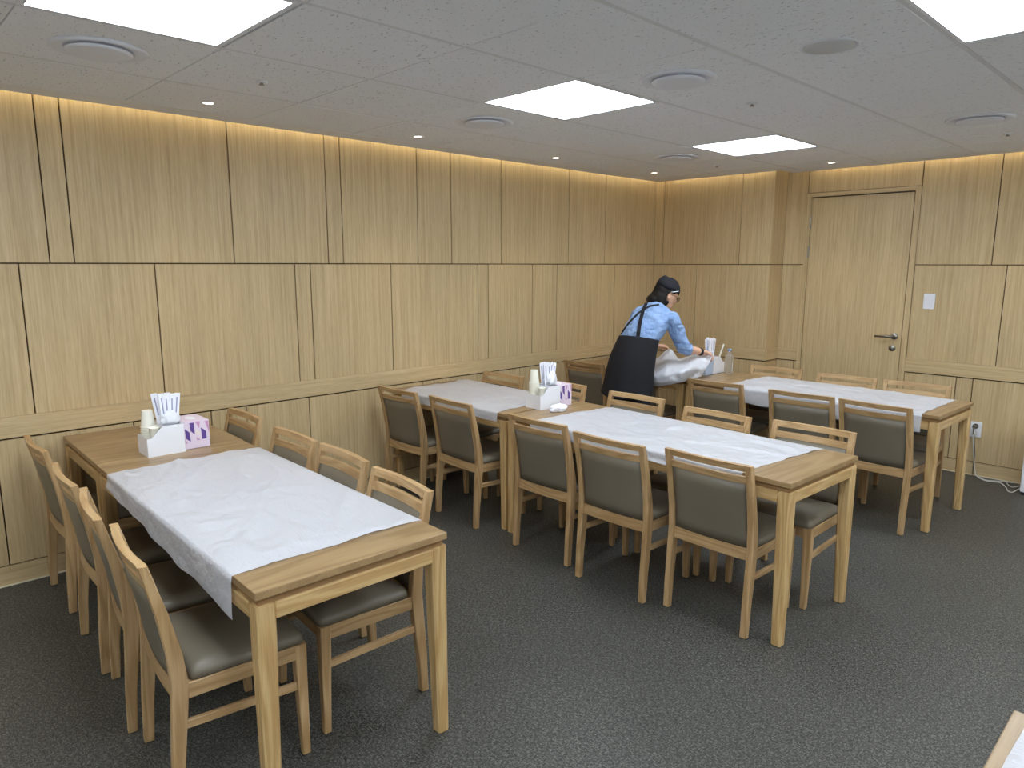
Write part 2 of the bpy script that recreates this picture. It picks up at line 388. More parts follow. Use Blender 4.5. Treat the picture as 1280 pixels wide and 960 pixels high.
DL = [(0.475, 1.475, 'leftmost'), (0.45, 2.786, 'second from the left'), (0.45, 4.071, 'third from the left'), (0.46, 5.334, 'nearest the room corner'), (1.802, 5.80, 'in front of the door'), (0.46, 0.18, 'out of view at left'), (3.1, 5.80, 'out of view at right')]
for x, y, s in DL:
    t = thing('downlight', 'small round warm ceiling downlight, %s%s' % (s, ' along the panelled wall' if x < 1 else ''), 'downlight', (x, y, HC), 0, 'small downlights along the walls')
    obj('trim_ring', lathe([(0.024, -0.001), (0.036, -0.004), (0.040, -0.001), (0.040, 0.002), (0.024, 0.002), (0.024, -0.001)], 28, cap=False), M_CEIL, t, True)
    obj('lens', lathe([(0.0241, 0.0), (0.0241, 0.002)], 24), M_BULB, t)
    ld = bpy.data.lights.new('downlight_beam', 'SPOT'); ld.energy = SPOT_POWER; ld.color = (1.0, 0.79, 0.56); ld.spot_size = R(84); ld.spot_blend = 0.75; ld.shadow_soft_size = 0.03
    lo = bpy.data.objects.new('downlight_beam', ld); C.objects.link(lo); lo.parent = t; lo.location = (0, 0, -0.008)
def vent(x, y, label):
    t = thing('air_vent', label, 'air vent', (x, y, HC), 0, 'round ceiling vents')
    obj('rim', lathe([(0.118, -0.002), (0.150, -0.010), (0.165, -0.004), (0.166, 0.0), (0.118, 0.0), (0.118, -0.002)], 40, cap=False), M_VENT, t, True)
    obj('disc', lathe([(0.001, -0.017), (0.092, -0.017), (0.112, -0.013), (0.114, -0.009), (0.001, -0.008)], 40), M_VENT, t, True)
    obj('throat', lathe([(0.119, -0.001), (0.119, 0.0)], 32), M_VENT, t); obj('stem', lathe([(0.012, -0.009), (0.012, -0.0012)], 12), M_VENT, t)
vent(1.10, 0.835, 'round white ceiling vent beside the top left panel light'); vent(1.09, 2.775, 'round white ceiling vent left of the middle panel light')
vent(2.372, 2.757, 'round white ceiling vent right of the middle panel light'); vent(1.11, 4.68, 'round white ceiling vent left of the farthest panel light')
vent(3.06, 4.665, 'round white ceiling vent at the right edge of the ceiling')
t = thing('ceiling_speaker', 'flat round grey ceiling speaker near the top right panel light', 'speaker', (3.022, 2.752, HC))
obj('grille', lathe([(0.001, -0.009), (0.070, -0.008), (0.086, -0.004), (0.090, 0.0)], 36), plain('grille_grey', lin(206, 208, 210), 0.6, 0.3), t, True)
obj('rim', lathe([(0.088, 0.0), (0.096, -0.005), (0.104, 0.0)], 36, cap=False), M_VENT, t, True)
for x, y, s in ((1.07, 1.48, 'left of the picture above the left table'), (2.373, 3.414, 'between the vent and the farthest panel light'), (3.065, 5.297, 'at the right edge near the door wall'), (1.083, 5.31, 'near the far corner')):
    t = thing('sprinkler', 'small ceiling sprinkler head, ' + s, 'sprinkler', (x, y, HC), 0, 'ceiling sprinklers')
    obj('rosette', lathe([(0.026, 0.0), (0.024, -0.005), (0.012, -0.006)], 20), M_VENT, t, True); obj('head', lathe([(0.007, -0.006), (0.007, -0.012), (0.012, -0.013), (0.012, -0.015)], 14), M_CHROME, t)

# wall fittings
t = thing('light_switch', 'white rocker light switch on the wood wall right of the door', 'switch', (2.457, YD, 1.332))
obj('plate', box(-0.041, 0.041, -0.009, 0, -0.061, 0.061, 0.003), M_WHITE, t)
for z in (-0.026, 0, 0.026): obj('rocker', box(-0.024, 0.024, -0.013, -0.008, z - 0.0115, z + 0.0115, 0.001), M_WHITE, t)
t = thing('wall_outlet', 'white double wall socket low on the wood wall by the door', 'socket', (2.866, YD, 0.362))
obj('plate', box(-0.042, 0.042, -0.009, 0, -0.061, 0.061, 0.003), M_WHITE, t)
for z in (0.027, -0.027):
    cbm = lathe([(0.020, 0.0), (0.020, 0.004), (0.0165, 0.004), (0.0165, 0.001)], 22); bmesh.ops.rotate(cbm, verts=cbm.verts, matrix=Matrix.Rotation(R(90), 3, 'X'))
    bmesh.ops.translate(cbm, verts=cbm.verts, vec=(0, -0.009, z)); s_ = obj('receptacle', cbm, M_BLACK if z > 0 else M_WHITE, t, True)
    for dx in (-0.0095, 0.0095): obj('pin_hole', box(dx - 0.003, dx + 0.003, -0.0138, -0.0125, z - 0.003, z + 0.003), M_BLACK, s_)
def cable(name, label, pts, mat, r=0.0035, group=None, plug=None):
    t = thing(name, label, 'cable', pts[0], 0, group); o0 = Vector(pts[0])
    obj('cord', sweep([p - o0 for p in catmull(pts, 6)], r, 8), mat, t, True)
    if plug:
        pb = lathe([(0.012, 0.0), (0.016, 0.008), (0.016, 0.024), (0.010, 0.034)], 14); bmesh.ops.rotate(pb, verts=pb.verts, matrix=Matrix.Rotation(R(90), 3, 'X'))
        obj('plug', pb, mat, t, True).location = plug
    return t
M_CORDW = plain('white_cord', lin(205, 203, 198), 0.5, 0.4); M_CORDG = plain('grey_cord', lin(96, 88, 80), 0.5, 0.4)
cable('power_cord', 'grey power cord hanging from the wall socket to the floor', [(2.866, YD - 0.047, 0.389), (2.866, YD - 0.06, 0.36), (2.872, YD - 0.03, 0.28), (2.884, YD - 0.016, 0.16), (2.884, YD - 0.014, 0.06), (2.885, YD - 0.02, 0.008)], M_CORDG, 0.004, plug=(0, 0.032, 0))
cable('power_cord', 'white power cord lying along the baseboard to the white appliance', [(2.866, YD - 0.047, 0.335), (2.868, YD - 0.055, 0.31), (2.874, YD - 0.03, 0.22), (2.892, YD - 0.02, 0.08), (2.92, YD - 0.05, 0.012), (3.0, YD - 0.12, 0.005), (3.08, YD - 0.10, 0.005), (3.14, YD - 0.20, 0.005), (3.17, YD - 0.29, 0.005), (3.20, YD - 0.30, 0.005), (3.232, YD - 0.24, 0.03)], M_CORDW, 0.0035, plug=(0, 0.032, 0))
cable('extension_cord', 'thin white cord looping on the floor below the socket', [(2.93, YD - 0.03, 0.005), (2.99, YD - 0.10, 0.005), (3.07, YD - 0.06, 0.005), (3.16, YD - 0.03, 0.005), (3.12, YD - 0.08, 0.012), (3.17, YD - 0.16, 0.005), (3.232, YD - 0.14, 0.03)], M_CORDW, 0.003)
t = thing('appliance', 'white appliance with perforated side standing on the floor at the right edge', 'appliance', (3.39, 6.07, 0))
obj('body', box(-0.15, 0.15, -0.11, 0.11, 0.02, 0.46, 0.012, seg=2), M_WHITE, t)
obj('base', box(-0.14, 0.14, -0.10, 0.10, 0.0, 0.02), M_BLACK, t)
for k in range(14): obj('vent_slot', box(-0.1508, -0.149, -0.08, 0.08, 0.06 + k * 0.026, 0.07 + k * 0.026), M_DARK, t)

# ------------------------------------------------------------------ chairs
def make_chair():
    t = thing('dining_chair', '', 'chair')
    HW, PW = 0.215, 0.030
    prof = [(-0.206, 0.0, 0.030), (-0.199, 0.15, 0.036), (-0.186, 0.30, 0.044), (-0.178, 0.40, 0.048), (-0.186, 0.50, 0.042), (-0.210, 0.63, 0.034), (-0.249, 0.79, 0.026)]
    def py(z):
        for a, b in zip(prof, prof[1:]):
            if a[1] <= z <= b[1]:
                k = (z - a[1]) / (b[1] - a[1]); return a[0] + k * (b[0] - a[0]), a[2] + k * (b[2] - a[2])
        return prof[-1][0], prof[-1][2]
    for s in (-1, 1):
        lg = obj('back_leg', loft([rect(s * (HW - PW / 2), y, z, PW, d, 0.003) for y, z, d in [(p[0], p[1] + (0.004 if i == 0 else 0), p[2]) for i, p in enumerate(prof)]]), M_CZ, t)
        obj('foot_pad', box(s * (HW - PW / 2) - 0.011, s * (HW - PW / 2) + 0.011, prof[0][0] - 0.011, prof[0][0] + 0.011, 0, 0.005), M_RUBBER, lg)
        fx = s * (HW - 0.021)
        lg = obj('front_leg', loft([rect(fx + s * 0.002, 0.191, 0.004, 0.026, 0.026, 0.003), rect(fx, 0.186, 0.30, 0.038, 0.036, 0.003), rect(fx, 0.186, 0.402, 0.042, 0.038, 0.003)]), M_CZ, t)
        obj('foot_pad', box(fx - 0.009, fx + 0.011, 0.182, 0.200, 0, 0.005), M_RUBBER, lg)
        obj('seat_rail', box(s * (HW - 0.015) - 0.011, s * (HW - 0.015) + 0.011, -0.158, 0.170, 0.352, 0.401, 0.002), M_CY, t)
        obj('side_stretcher', loft([rect(s * (HW - 0.016), 0, 0, 0.016, 0.026, 0.002), rect(s * (HW - 0.016), 0, 1, 0.016, 0.026, 0.002)]), M_CY, t)
        st = t.children[-1]
        for v in st.data.vertices:
            k = v.co.z; yy = v.co.y; v.co.y = -0.175 + k * 0.350; v.co.z = 0.268 - k * 0.012 + yy
    obj('front_rail', box(-HW + 0.042, HW - 0.042, 0.176, 0.198, 0.352, 0.401, 0.002), M_CX, t)
    def bow(z0, z1, th, mat, name, parent, off=0.0, b=0.014, inset=PW, n=12, puff=0.0):
        bm = bmesh.new(); rings = []
        hw = HW - inset
        for i in range(n + 1):
            x = -hw + 2 * hw * i / n; k = 1 - (x / hw) ** 2
            r = []
            for z, side in ((z0, -1), (z1, -1), (z1, 1), (z0, 1)):
                yc, d = py(z); r.append((x, yc - b * k + off + side * th / 2, z))
            if puff:
                zs = [z0 + (z1 - z0) * q / 6 for q in range(7)]
                e = min(1.0, min(i, n - i) / 1.2 + 0.15)
                r = []
                for side, zz in ((-1, zs), (1, zs[::-1])):
                    for z in zz:
                        yc, d = py(z); q = (z - z0) / (z1 - z0); e2 = min(1.0, min(q, 1 - q) * 9 + 0.25)
                        r.append((x, yc - b * k + off + side * (th / 2 + puff * min(e, e2)), z))
            rings.append(r)
        loft(rings, bm); return obj(name, bm, mat, parent, bool(puff))
    bow(0.762, 0.790, 0.024, M_CX, 'top_rail', t); bow(0.706, 0.736, 0.020, M_CX, 'middle_rail', t)
    bow(0.352, 0.404, 0.028, M_CX, 'lower_rail', t, b=0.008)
    bow(0.405, 0.705, 0.012, M_LEA, 'back_pad', t, 0.0, puff=0.010)
    # seat cushion
    bm = bmesh.new(); n = 10; rings = []
    prof2 = [(0.0, 0.402), (0.0, 0.420), (0.006, 0.432), (0.02, 0.440), (0.06, 0.446)]
    def sq(ins, z):
        a, y0, y1, r = 0.207 - ins, -0.150 + ins, 0.204 - ins, 0.022; o = []
        for cx, cy, a0 in ((a - r, y0 + r, -90), (a - r, y1 - r, 0), (-a + r, y1 - r, 90), (-a + r, y0 + r, 180)):
            for k in range(4): o.append((cx + r * math.cos(R(a0 + k * 30)), cy + r * math.sin(R(a0 + k * 30)), z))
        return o
    obj('seat_cushion', loft([sq(i, z) for i, z in prof2]), M_LEA, t, True)
    return t
chair0 = make_chair(); first = [True]
def chair(x, ytop, far, label, group, rz=0.0):
    a = (math.pi if far else 0) + rz
    y = ytop + 0.262 * math.cos(a); x = x - 0.262 * math.sin(a)
    if first[0]:
        first[0] = False; chair0.location = (x, y, 0); chair0.rotation_euler = (0, 0, a); chair0['label'] = label; chair0['group'] = group; return chair0
    return dup(chair0, (x, y, 0), a, label, group)
ORD = ['nearest the panelled wall', 'second from the panelled wall', 'third from the panelled wall', 'fourth from the panelled wall', 'fifth from the panelled wall']
BASE = 'taupe-backed wooden chair, %s of %s table row, %s'
def row(lst, far, rowname, side, idx=None):
    for k, (x, y, rz) in enumerate(lst):
        i = idx[k] if idx else k
        chair(x, y, far, BASE % (side, rowname, ORD[i]), 'matching wooden dining chairs', R(rz))
row([(0.345, 0.600, -0.5), (1.003, 0.578, -2.6), (1.462, 0.562, -7.5), (1.954, 0.543, -5.2)], False, 'left', 'near side')
row([(0.366, 1.622, -0.8), (1.010, 1.594, -0.6), (1.479, 1.588, -2.8), (1.983, 1.546, -4.2)], True, 'left', 'far side')
row([(0.305, 2.664, 0.6), (0.850, 2.678, -2.6), (1.610, 2.667, 0.2), (2.141, 2.612, 0.4), (2.644, 2.671, -0.8)], False, 'middle', 'near side')
row([(0.325, 3.660, 1.0), (0.895, 3.700, 0.6), (1.550, 3.680, -0.2), (2.178, 3.588, -2.2), (2.714, 3.626, 0.0)], True, 'middle', 'far side')
row([(0.315, 4.584, 1.5), (0.845, 4.60, 0.0), (1.622, 4.498, 1.5), (2.250, 4.490, 2.0), (2.709, 4.478, -4.0)], False, 'far', 'near side')
row([(1.600, 5.525, 2.5), (2.170, 5.494, 3.0), (2.646, 5.513, 4.5)], True, 'far', 'door side', [2, 3, 4])

# ------------------------------------------------------------------ tables
def table(x0, x1, ya, yb, D, label):
    """near edge runs from (x0, ya) to (x1, yb); depth D"""
    L = math.hypot(x1 - x0, yb - ya); rz = math.atan2(yb - ya, x1 - x0)
    t = thing('dining_table', label, 'table', (x0, ya, 0), rz, 'matching wooden dining tables')
    top = obj('table_top', box(-L / 2, L / 2, -D / 2, D / 2, -0.0115, 0.0115, 0.0025, seg=2), [M_TOP, M_EDGE], t); top.location = (L / 2, D / 2, TT - 0.0115)
    for p in top.data.polygons:
        if abs(p.normal.z) < 0.5: p.material_index = 1
    obj('spacer', box(0.012, L - 0.012, 0.012, D - 0.012, 0.687, TT - 0.0231), M_GAP, t)
    W, Wb, i = 0.058, 0.044, 0.001
    for sx in (0, 1):
        for sy in (0, 1):
            def ring(wd, z):
                cx = i + wd / 2 if not sx else L - i - wd / 2; cy = i + wd / 2 if not sy else D - i - wd / 2
                return rect(cx, cy, z, wd, wd, 0.007)
            lb_ = loft([ring(Wb, 0.003), ring(W, 0.60), ring(W, 0.680), ring(W - 0.008, 0.687)])
            ox, oy = (i if not sx else L - i), (i if not sy else D - i)
            lg = obj('leg', lb_, M_WZ, t)
            c = (i + 0.02 if not sx else L - i - 0.02, i + 0.02 if not sy else D - i - 0.02)
            obj('foot_pad', box(c[0] - 0.015, c[0] + 0.015, c[1] - 0.015, c[1] + 0.015, 0, 0.004), M_RUBBER, lg)
    a = i + W - 0.001
    for y in (i + 0.002, D - i - 0.026): obj('apron', box(a, L - a, y, y + 0.024, 0.637, 0.686, 0.003), M_WX, t)
    for x in (i + 0.002, L - i - 0.026): obj('apron', box(x, x + 0.024, a, D - a, 0.637, 0.686, 0.003), M_WY, t)
    return t
T1a = table(0.012, 0.718, 0.792, 0.773, 0.665, 'small wooden table against the wall at the left, holding the caddy and tissue box')
T1b = table(0.724, 2.420, 0.772, 0.741, 0.660, 'long wooden table at the left foreground, mostly covered by white film')
T2a = table(0.012, 1.205, 2.848, 2.832, 0.650, 'wooden table of the middle row standing against the panelled wall')
T2b = table(1.224, 2.995, 2.826, 2.752, 0.648, 'long wooden table of the middle row with white film over its far part')
T3a = table(0.012, 1.215, 4.765, 4.735, 0.645, 'wooden table in the far corner where the person is working')
T3b = table(1.236, 3.020, 4.735, 4.668, 0.645, 'long wooden table nearest the door, covered by white film')
T4 = table(3.972, 5.70, 0.965, 0.965, 0.665, 'wooden table corner cut off at the bottom right of the picture')

# film sheets: local table frame, wrinkled, hanging over both long edges
def film(tb, u0, u1, D, dn, df, seed, label, skew=0.0, v0=None, amp=0.0105):
    """dn / df = (drop at u0, drop at u1) on the near and far edge; v0 = starts inside the near edge instead of hanging"""
    nu, bm = 110, bmesh.new(); rows = []
    tops = [i / 56 for i in range(57)]
    for i in range(nu + 1):
        k = i / nu
        dN = dn[0] + (dn[1] - dn[0]) * k + 0.010 * noise.noise((k * 7, seed, 1.3)); dF = df[0] + (df[1] - df[0]) * k + 0.010 * noise.noise((k * 7, seed, 9.3))
        r = []
        def P(v, z):
            vv = v / D
            u = u0 + (u1 - u0) * k + skew * (vv - 0.5) + 0.006 * noise.noise((vv * 5, k * 3 if 0 < i < nu else k * 50, seed))
            return (u, v, z)
        if dn[0] > 0:
            for q in range(7, 0, -1):
                s = q / 7; wv = 0.010 * s * noise.noise((k * 9, s * 1.5, seed + 5)) + 0.006 * s
                r.append(P(-0.0055 - max(wv, 0.0), TT - 0.002 - dN * s))
            r.append(P(-0.0035, TT + 0.0005))
        a = v0 if v0 is not None else 0.004
        for tt in tops:
            v = a + (D - 0.004 - a) * tt
            x = u0 + (u1 - u0) * k
            w_ = noise.noise((x * 3.1 + seed, v * 5.2, 0.3)) + 0.6 * noise.noise((x * 9 + v * 6, v * 8 - x * 5, seed)) + 0.35 * noise.noise((x * 23, v * 18, seed))
            w_ = (0.35 * abs(w_) + 1.0 * max(0.0, 0.34 - abs(noise.noise((x * 2.3 + seed, v * 4.5 + x * 1.2, 4.1)) * 2.2)) + 0.55 * max(0.0, 0.3 - abs(noise.noise((x * 6 - v * 3, v * 7 + seed, 2.2)) * 2.0))) * amp * 2.4 + 0.0010
            if i in (0, nu): w_ *= 0.6
            e = min(1, min(tt, 1 - tt) * 14 + 0.15)
            r.append(P(v, TT + 0.0012 + w_ * e))
        if df[0] > 0:
            r.append(P(D + 0.0035, TT + 0.0005))
            for q in range(1, 8):
                s = q / 7; wv = 0.010 * s * noise.noise((k * 9, s * 1.5, seed + 15)) + 0.006 * s
                r.append(P(D + 0.0055 + max(wv, 0.0), TT - 0.002 - dF * s))
        rows.append([bm.verts.new(p) for p in r])
    for a, b in zip(rows, rows[1:]):
        for i in range(len(a) - 1): bm.faces.new((a[i], a[i + 1], b[i + 1], b[i]))
    o = obj('table_film', bm, M_FILM, None, True); o.location = tb.location; o.rotation_euler = tb.rotation_euler
    return tag(o, label, 'table cover', 'white film sheets on the tables')
film(T1b, 0.195, 1.545, 0.660, (0.058, 0.128), (0.07, 0.06), 1.0, 'white wrinkled film sheet on the left foreground table')
film(T2a, 0.085, 1.095, 0.650, (0.058, 0.055), (0.05, 0.05), 2.0, 'white film sheet on the middle row table beside the panelled wall', -0.06)
film(T2b, 0.235, 1.58, 0.648, (0.062, 0.05), (0.05, 0.04), 3.0, 'white film sheet on the long middle row table', 0.05)
film(T3b, 0.345, 1.69, 0.645, (0.10, 0.115), (0.05, 0.05), 4.0, 'white film sheet on the far table next to the door', 0.0)
film(T4, 0.026, 1.50, 0.665, (0.06, 0.06), (0, 0), 5.0, 'white film sheet on the table at the bottom right corner')

# ------------------------------------------------------------------ table clutter
M_LILAC = plain('lilac_card', lin(222, 206, 222), 0.55, 0.3); M_PURP = plain('purple_print', lin(96, 72, 140), 0.55, 0.3); M_PINK = plain('pink_print', lin(196, 150, 186), 0.55, 0.3); M_CREAM = plain('cream_print', lin(226, 214, 212), 0.55, 0.3)
def caddy(x, y, rz, label):
    """open box; low front at -y, high holder at +y; footprint 0.15 x 0.168, origin at the centre"""
    t = thing('caddy', label, 'caddy', (x, y, TT), rz, 'white table caddies'); a, b, th = 0.068, 0.083, 0.003
    side = [(-b, 0), (b, 0), (b, 0.138), (-0.012, 0.138), (-0.062, 0.088), (-b, 0.088)]
    for s in (-1, 1):
        bm = bmesh.new(); f0 = [bm.verts.new((s * a - th / 2, yy, z)) for yy, z in side]; f1 = [bm.verts.new((s * a + th / 2, yy, z)) for yy, z in side]
        bm.faces.new(f0[::-1]); bm.faces.new(f1)
        for i in range(6): bm.faces.new((f0[i], f0[(i + 1) % 6], f1[(i + 1) % 6], f1[i]))
        obj('side_panel', bm, M_WHITE, t)
    obj('front_panel', box(-a + 0.0015, a - 0.0015, -b, -b + th, 0.0, 0.088), M_WHITE, t); obj('back_panel', box(-a + 0.0015, a - 0.0015, b - th, b, 0.0, 0.138), M_WHITE, t)
    obj('divider', box(-a + 0.0015, a - 0.0015, -0.010, -0.007, 0.003, 0.138), M_WHITE, t); obj('bottom', box(-a + 0.0015, a - 0.0015, -b + th, b - th, 0.0, 0.003), M_WHITE, t)
    return t
def cupstack(px, py, n, where, top):
    # hollow cups so that they nest without touching
    r0 = 0.031
    for k in range(n):
        z = TT + top - 0.08 - k * 0.0115
        pr = [(r0 * 0.72, 0.080), (r0 * 0.745, 0.080), (r0 - 0.0005, 0.005), (r0 + 0.0035, 0.0045), (r0 + 0.0035, 0.0), (r0 - 0.0008, 0.0), (r0 * 0.735, 0.0735), (r0 * 0.5, 0.0745)]
        bm = lathe(pr, 32, cap=False)
        bm.verts.ensure_lookup_table()
        bm.faces.new([bm.verts[i] for i in range(32)])
        o = obj('paper_cup', bm, M_CUP, None, False); o.location = (px, py, z)
        tag(o, ('topmost cream paper cup' if k == 0 else 'cream paper cup lower down') + ' in the upside-down stack in the caddy on ' + where, 'cup', 'stacked paper cups in the caddy on ' + where)
def sleeves(px, py, n, where, hgt, rz=0.0, spread=0.055):
    sl = bmesh.new(); box(-0.0135, 0.0135, -0.0016, 0.0016, 0, hgt, bm=sl); me = None
    rr = random.Random(len(where) * 7 + n)
    for k in range(n):
        u = -1 + 2 * k / (n - 1); d = 0.012 * (1 if k % 2 else -1)
        t = thing('chopstick_sleeve', 'white paper chopstick sleeve standing in the caddy on ' + where, 'chopsticks', (0, 0, 0), 0, 'chopstick sleeves in the caddy on ' + where)
        t.rotation_mode = 'ZYX'
        t.location = (px + d + rr.uniform(-0.004, 0.004), py + u * 0.012, TT + 0.006)
        t.rotation_euler = (-u * 0.13 + rr.uniform(-0.015, 0.015), d * 1.5, math.pi / 2 + rr.uniform(-0.3, 0.3))
        h = hgt + rr.uniform(-0.008, 0.006)
        obj('sleeve', box(-0.0135, 0.0135, -0.0016, 0.0016, 0, h, 0.0006), M_PAPER, t)
        obj('print', box(-0.003, 0.003, -0.0019, 0.0019, h * 0.62, h * 0.93), M_PRINT, t)
def tissue_box(x, y, rz, label, dx, dy, h, c=None):
    t = thing('tissue_box', label, 'tissue box', (x, y, TT), rz, 'tissue boxes beside the caddies'); a, b = dx / 2, dy / 2
    obj('carton', box(-a, a, -b, b, 0, h, 0.0015), M_LILAC if c is None else c, t)
    bm = bmesh.new(); e = a + 0.0006; mats = []
    wv = dy / 5
    def poly(pts, m):
        f = bm.faces.new([bm.verts.new((e, -b + q * wv, z * h)) for q, z in pts]); f.material_index = m
        f = bm.faces.new([bm.verts.new(((-b + q * wv) * a / b * 0.98, -b - 0.0006, z * h)) for q, z in pts]); f.material_index = m
    poly([(0.1, 0.76), (0.98, 0.62), (1.15, 0.26), (0.25, 0.40)], 0); poly([(1.1, 0.95), (1.95, 0.95), (2.05, 0.50), (1.2, 0.66)], 0); poly([(3.3, 0.74), (4.3, 0.58), (4.35, 0.30), (3.4, 0.30)], 0)
    poly([(2.2, 0.97), (3.2, 0.97), (3.0, 0.72)], 1); poly([(4.1, 0.95), (4.9, 0.95), (4.9, 0.52)], 1); poly([(0.04, 0.40), (0.04, 0.22), (0.5, 0.22)], 1); poly([(2.3, 0.42), (3.1, 0.28), (2.4, 0.28)], 1)
    poly([(2.2, 0.70), (3.1, 0.62), (3.1, 0.46), (2.2, 0.50)], 2)
    obj('print', bm, [M_PURP, M_PINK, M_CREAM], t)
    ob = lathe([(0.030, 0), (0.030, 0.0008)], 20); bmesh.ops.scale(ob, verts=ob.verts, vec=(1.4, 0.7, 1)); obj('opening', ob, M_PAPER, t).location = (0, 0, h)
    return t
W1, W2, W3 = 'the left table', 'the middle table', 'the far corner table'
caddy(0.693, 1.060, 0, 'white sloped caddy with cups and chopstick sleeves on the left table')
cupstack(0.664, 1.0155, 11, W1, 0.205); 
o = obj('paper_cup', lathe([(0.018, 0.0), (0.0225, 0.052), (0.0235, 0.053), (0.0235, 0.055), (0.0215, 0.055), (0.017, 0.004)], 20, cap=False), M_CUP, None, True); o.location = (0.732, 1.020, TT + 0.078)
tag(o, 'small cream cup beside the cup stack in the caddy on the left table', 'cup')
sleeves(0.695, 1.0965, 8, W1, 0.275)
tissue_box(0.648, 1.212, 0, 'purple patterned tissue box beside the caddy on the left table', 0.17, 0.118, 0.135)
caddy(1.205, 3.157, R(-5), 'white sloped caddy with tall cup stack on the middle table')
cupstack(1.166, 3.116, 14, W2, 0.236)
o = obj('paper_cup', lathe([(0.018, 0.0), (0.0225, 0.052), (0.0235, 0.053), (0.0235, 0.055), (0.0215, 0.055), (0.017, 0.004)], 20, cap=False), M_CUP, None, True); o.location = (1.237, 3.110, TT + 0.078)
tag(o, 'small cream cup beside the tall cup stack in the caddy on the middle table', 'cup')
sleeves(1.208, 3.193, 8, W2, 0.275)
tissue_box(1.188, 3.302, R(-5), 'purple patterned tissue box beside the caddy on the middle table', 0.17, 0.105, 0.135)
caddy(1.170, 5.232, R(178), 'white caddy with chopstick sleeves on the far corner table beside the person')
sleeves(1.170, 5.1955, 8, W3, 0.285)
tissue_box(1.165, 5.086, R(178), 'pale blue tissue box beside the caddy on the far corner table', 0.15, 0.100, 0.125, plain('pale_blue_card', lin(176, 190, 212), 0.6, 0.3))
# white handle sticking out of the far caddy
t = thing('spoon', 'white plastic handle leaning out of the caddy on the far corner table', 'spoon', (1.185, 5.272, TT + 0.02)); t.rotation_euler = (R(-20), R(6), 0)
obj('stick', box(-0.006, 0.006, -0.004, 0.004, 0, 0.225, 0.0015), M_CUP, t)
# translucent wrap bundles beside the cups
M_WRAP = plain('clear_wrap', lin(226, 227, 232), 0.3, 0.5)
def crumple(name, c, r, label, cat, mat, seed):
    bm = bmesh.new(); bmesh.ops.create_icosphere(bm, subdivisions=4, radius=1)
    for v in bm.verts:
        n_ = v.co.normalized(); f = 1 + 0.30 * noise.noise(n_ * 2.1 + Vector((seed, 0, 0))) + 0.22 * abs(noise.noise(n_ * 5 + Vector((0, seed, 0)))) - 0.12 * abs(noise.noise(n_ * 11))
        v.co = Vector((n_.x * r[0], n_.y * r[1], max(n_.z * f, -0.62) * r[2])) * 1.0; v.co.x *= f; v.co.y *= f
    zmin = min(v.co.z for v in bm.verts)
    for v in bm.verts: v.co.z -= zmin
    o = obj(name, bm, mat, None, True); o.location = c; return tag(o, label, cat)
crumple('crumpled_tissue', (1.355, 3.135, TT + 0.0005), (0.042, 0.062, 0.026), 'crumpled white tissue lying in front of the caddy on the middle table', 'tissue', M_PAPER, 3.0)
crumple('wrap_bundle', (1.228, 3.205, TT + 0.14), (0.030, 0.040, 0.048), 'clear plastic wrap bulging out of the caddy on the middle table', 'plastic wrap', M_WRAP, 8.0)
crumple('wrap_bundle', (0.722, 1.098, TT + 0.1385), (0.013, 0.042, 0.036), 'clear plastic wrap around the sleeves in the caddy on the left table', 'plastic wrap', M_WRAP, 5.0)
# bottle
t = thing('water_bottle', 'clear plastic water bottle with blue cap beside the far caddy', 'bottle', (1.330, 5.228, TT))
mg = Mat('clear_pet', 0.08, 0.5, (0.95, 0.96, 0.97, 1)); mg.b.inputs['IOR'].default_value = 1.25; mg.b.inputs['Transmission Weight'].default_value = 0.92
pr = [(0.001, 0.002), (0.022, 0.0), (0.030, 0.006), (0.032, 0.02)]
for k in range(5): pr += [(0.032, 0.03 + k * 0.02), (0.0295, 0.038 + k * 0.02), (0.032, 0.046 + k * 0.02)]
pr += [(0.032, 0.145), (0.026, 0.165), (0.014, 0.182), (0.0125, 0.195)]
obj('bottle_body', lathe(pr, 24), mg.m, t, True)
obj('cap', lathe([(0.0145, 0.193), (0.015, 0.195), (0.015, 0.208), (0.013, 0.210)], 20), plain('blue_cap', lin(120, 150, 200), 0.4, 0.4), t, True)

# ------------------------------------------------------------------ the person
def pxray(px, py, Y):
    """point on the plane y = Y seen at photo pixel (px, py)"""
    d = rt * ((px - 640) / 879) + up * ((480 - py) / 879) + fw; o = Vector((4.196, 0, 1.62)); return o + d * (Y / d.y)
PO = Vector((1.0, 4.30, 0.0))
person = thing('person', 'person in black apron, blue shirt and black cap bending over the far table', 'person', PO)
V = Vector
def rel(*p): return V(p) - PO
M_SKIN = plain('skin', lin(214, 168, 140), 0.5, 0.4); M_HAIR = plain('dark_hair', lin(30, 25, 23), 0.7, 0.2); M_CLOTH = plain('black_cloth', lin(38, 38, 42), 0.85, 0.2)
ms = Mat('blue_shirt', 0.8, 0.2)
fs_ = ms.noise(ms.coords((1, 1, 1)), 14, 3); ms.col(ms.ramp(fs_, [(0.3, lin(124, 152, 196)), (0.7, lin(146, 172, 212))])); 
vs_c = ms.noise(ms.coords((1, 0.6, 1.6)), 11, 2, 0.4); vs_d = ms.noise(ms.coords((2.0, 1, 0.7)), 24, 2)
ridge = ms.math('ABSOLUTE', ms.math('SUBTRACT', vs_c, 0.5)); ms.bump(ms.math('ADD', ridge, ms.math('MULTIPLY', vs_d, 0.25)), 0.9, 0.05); M_SHIRT = ms.m
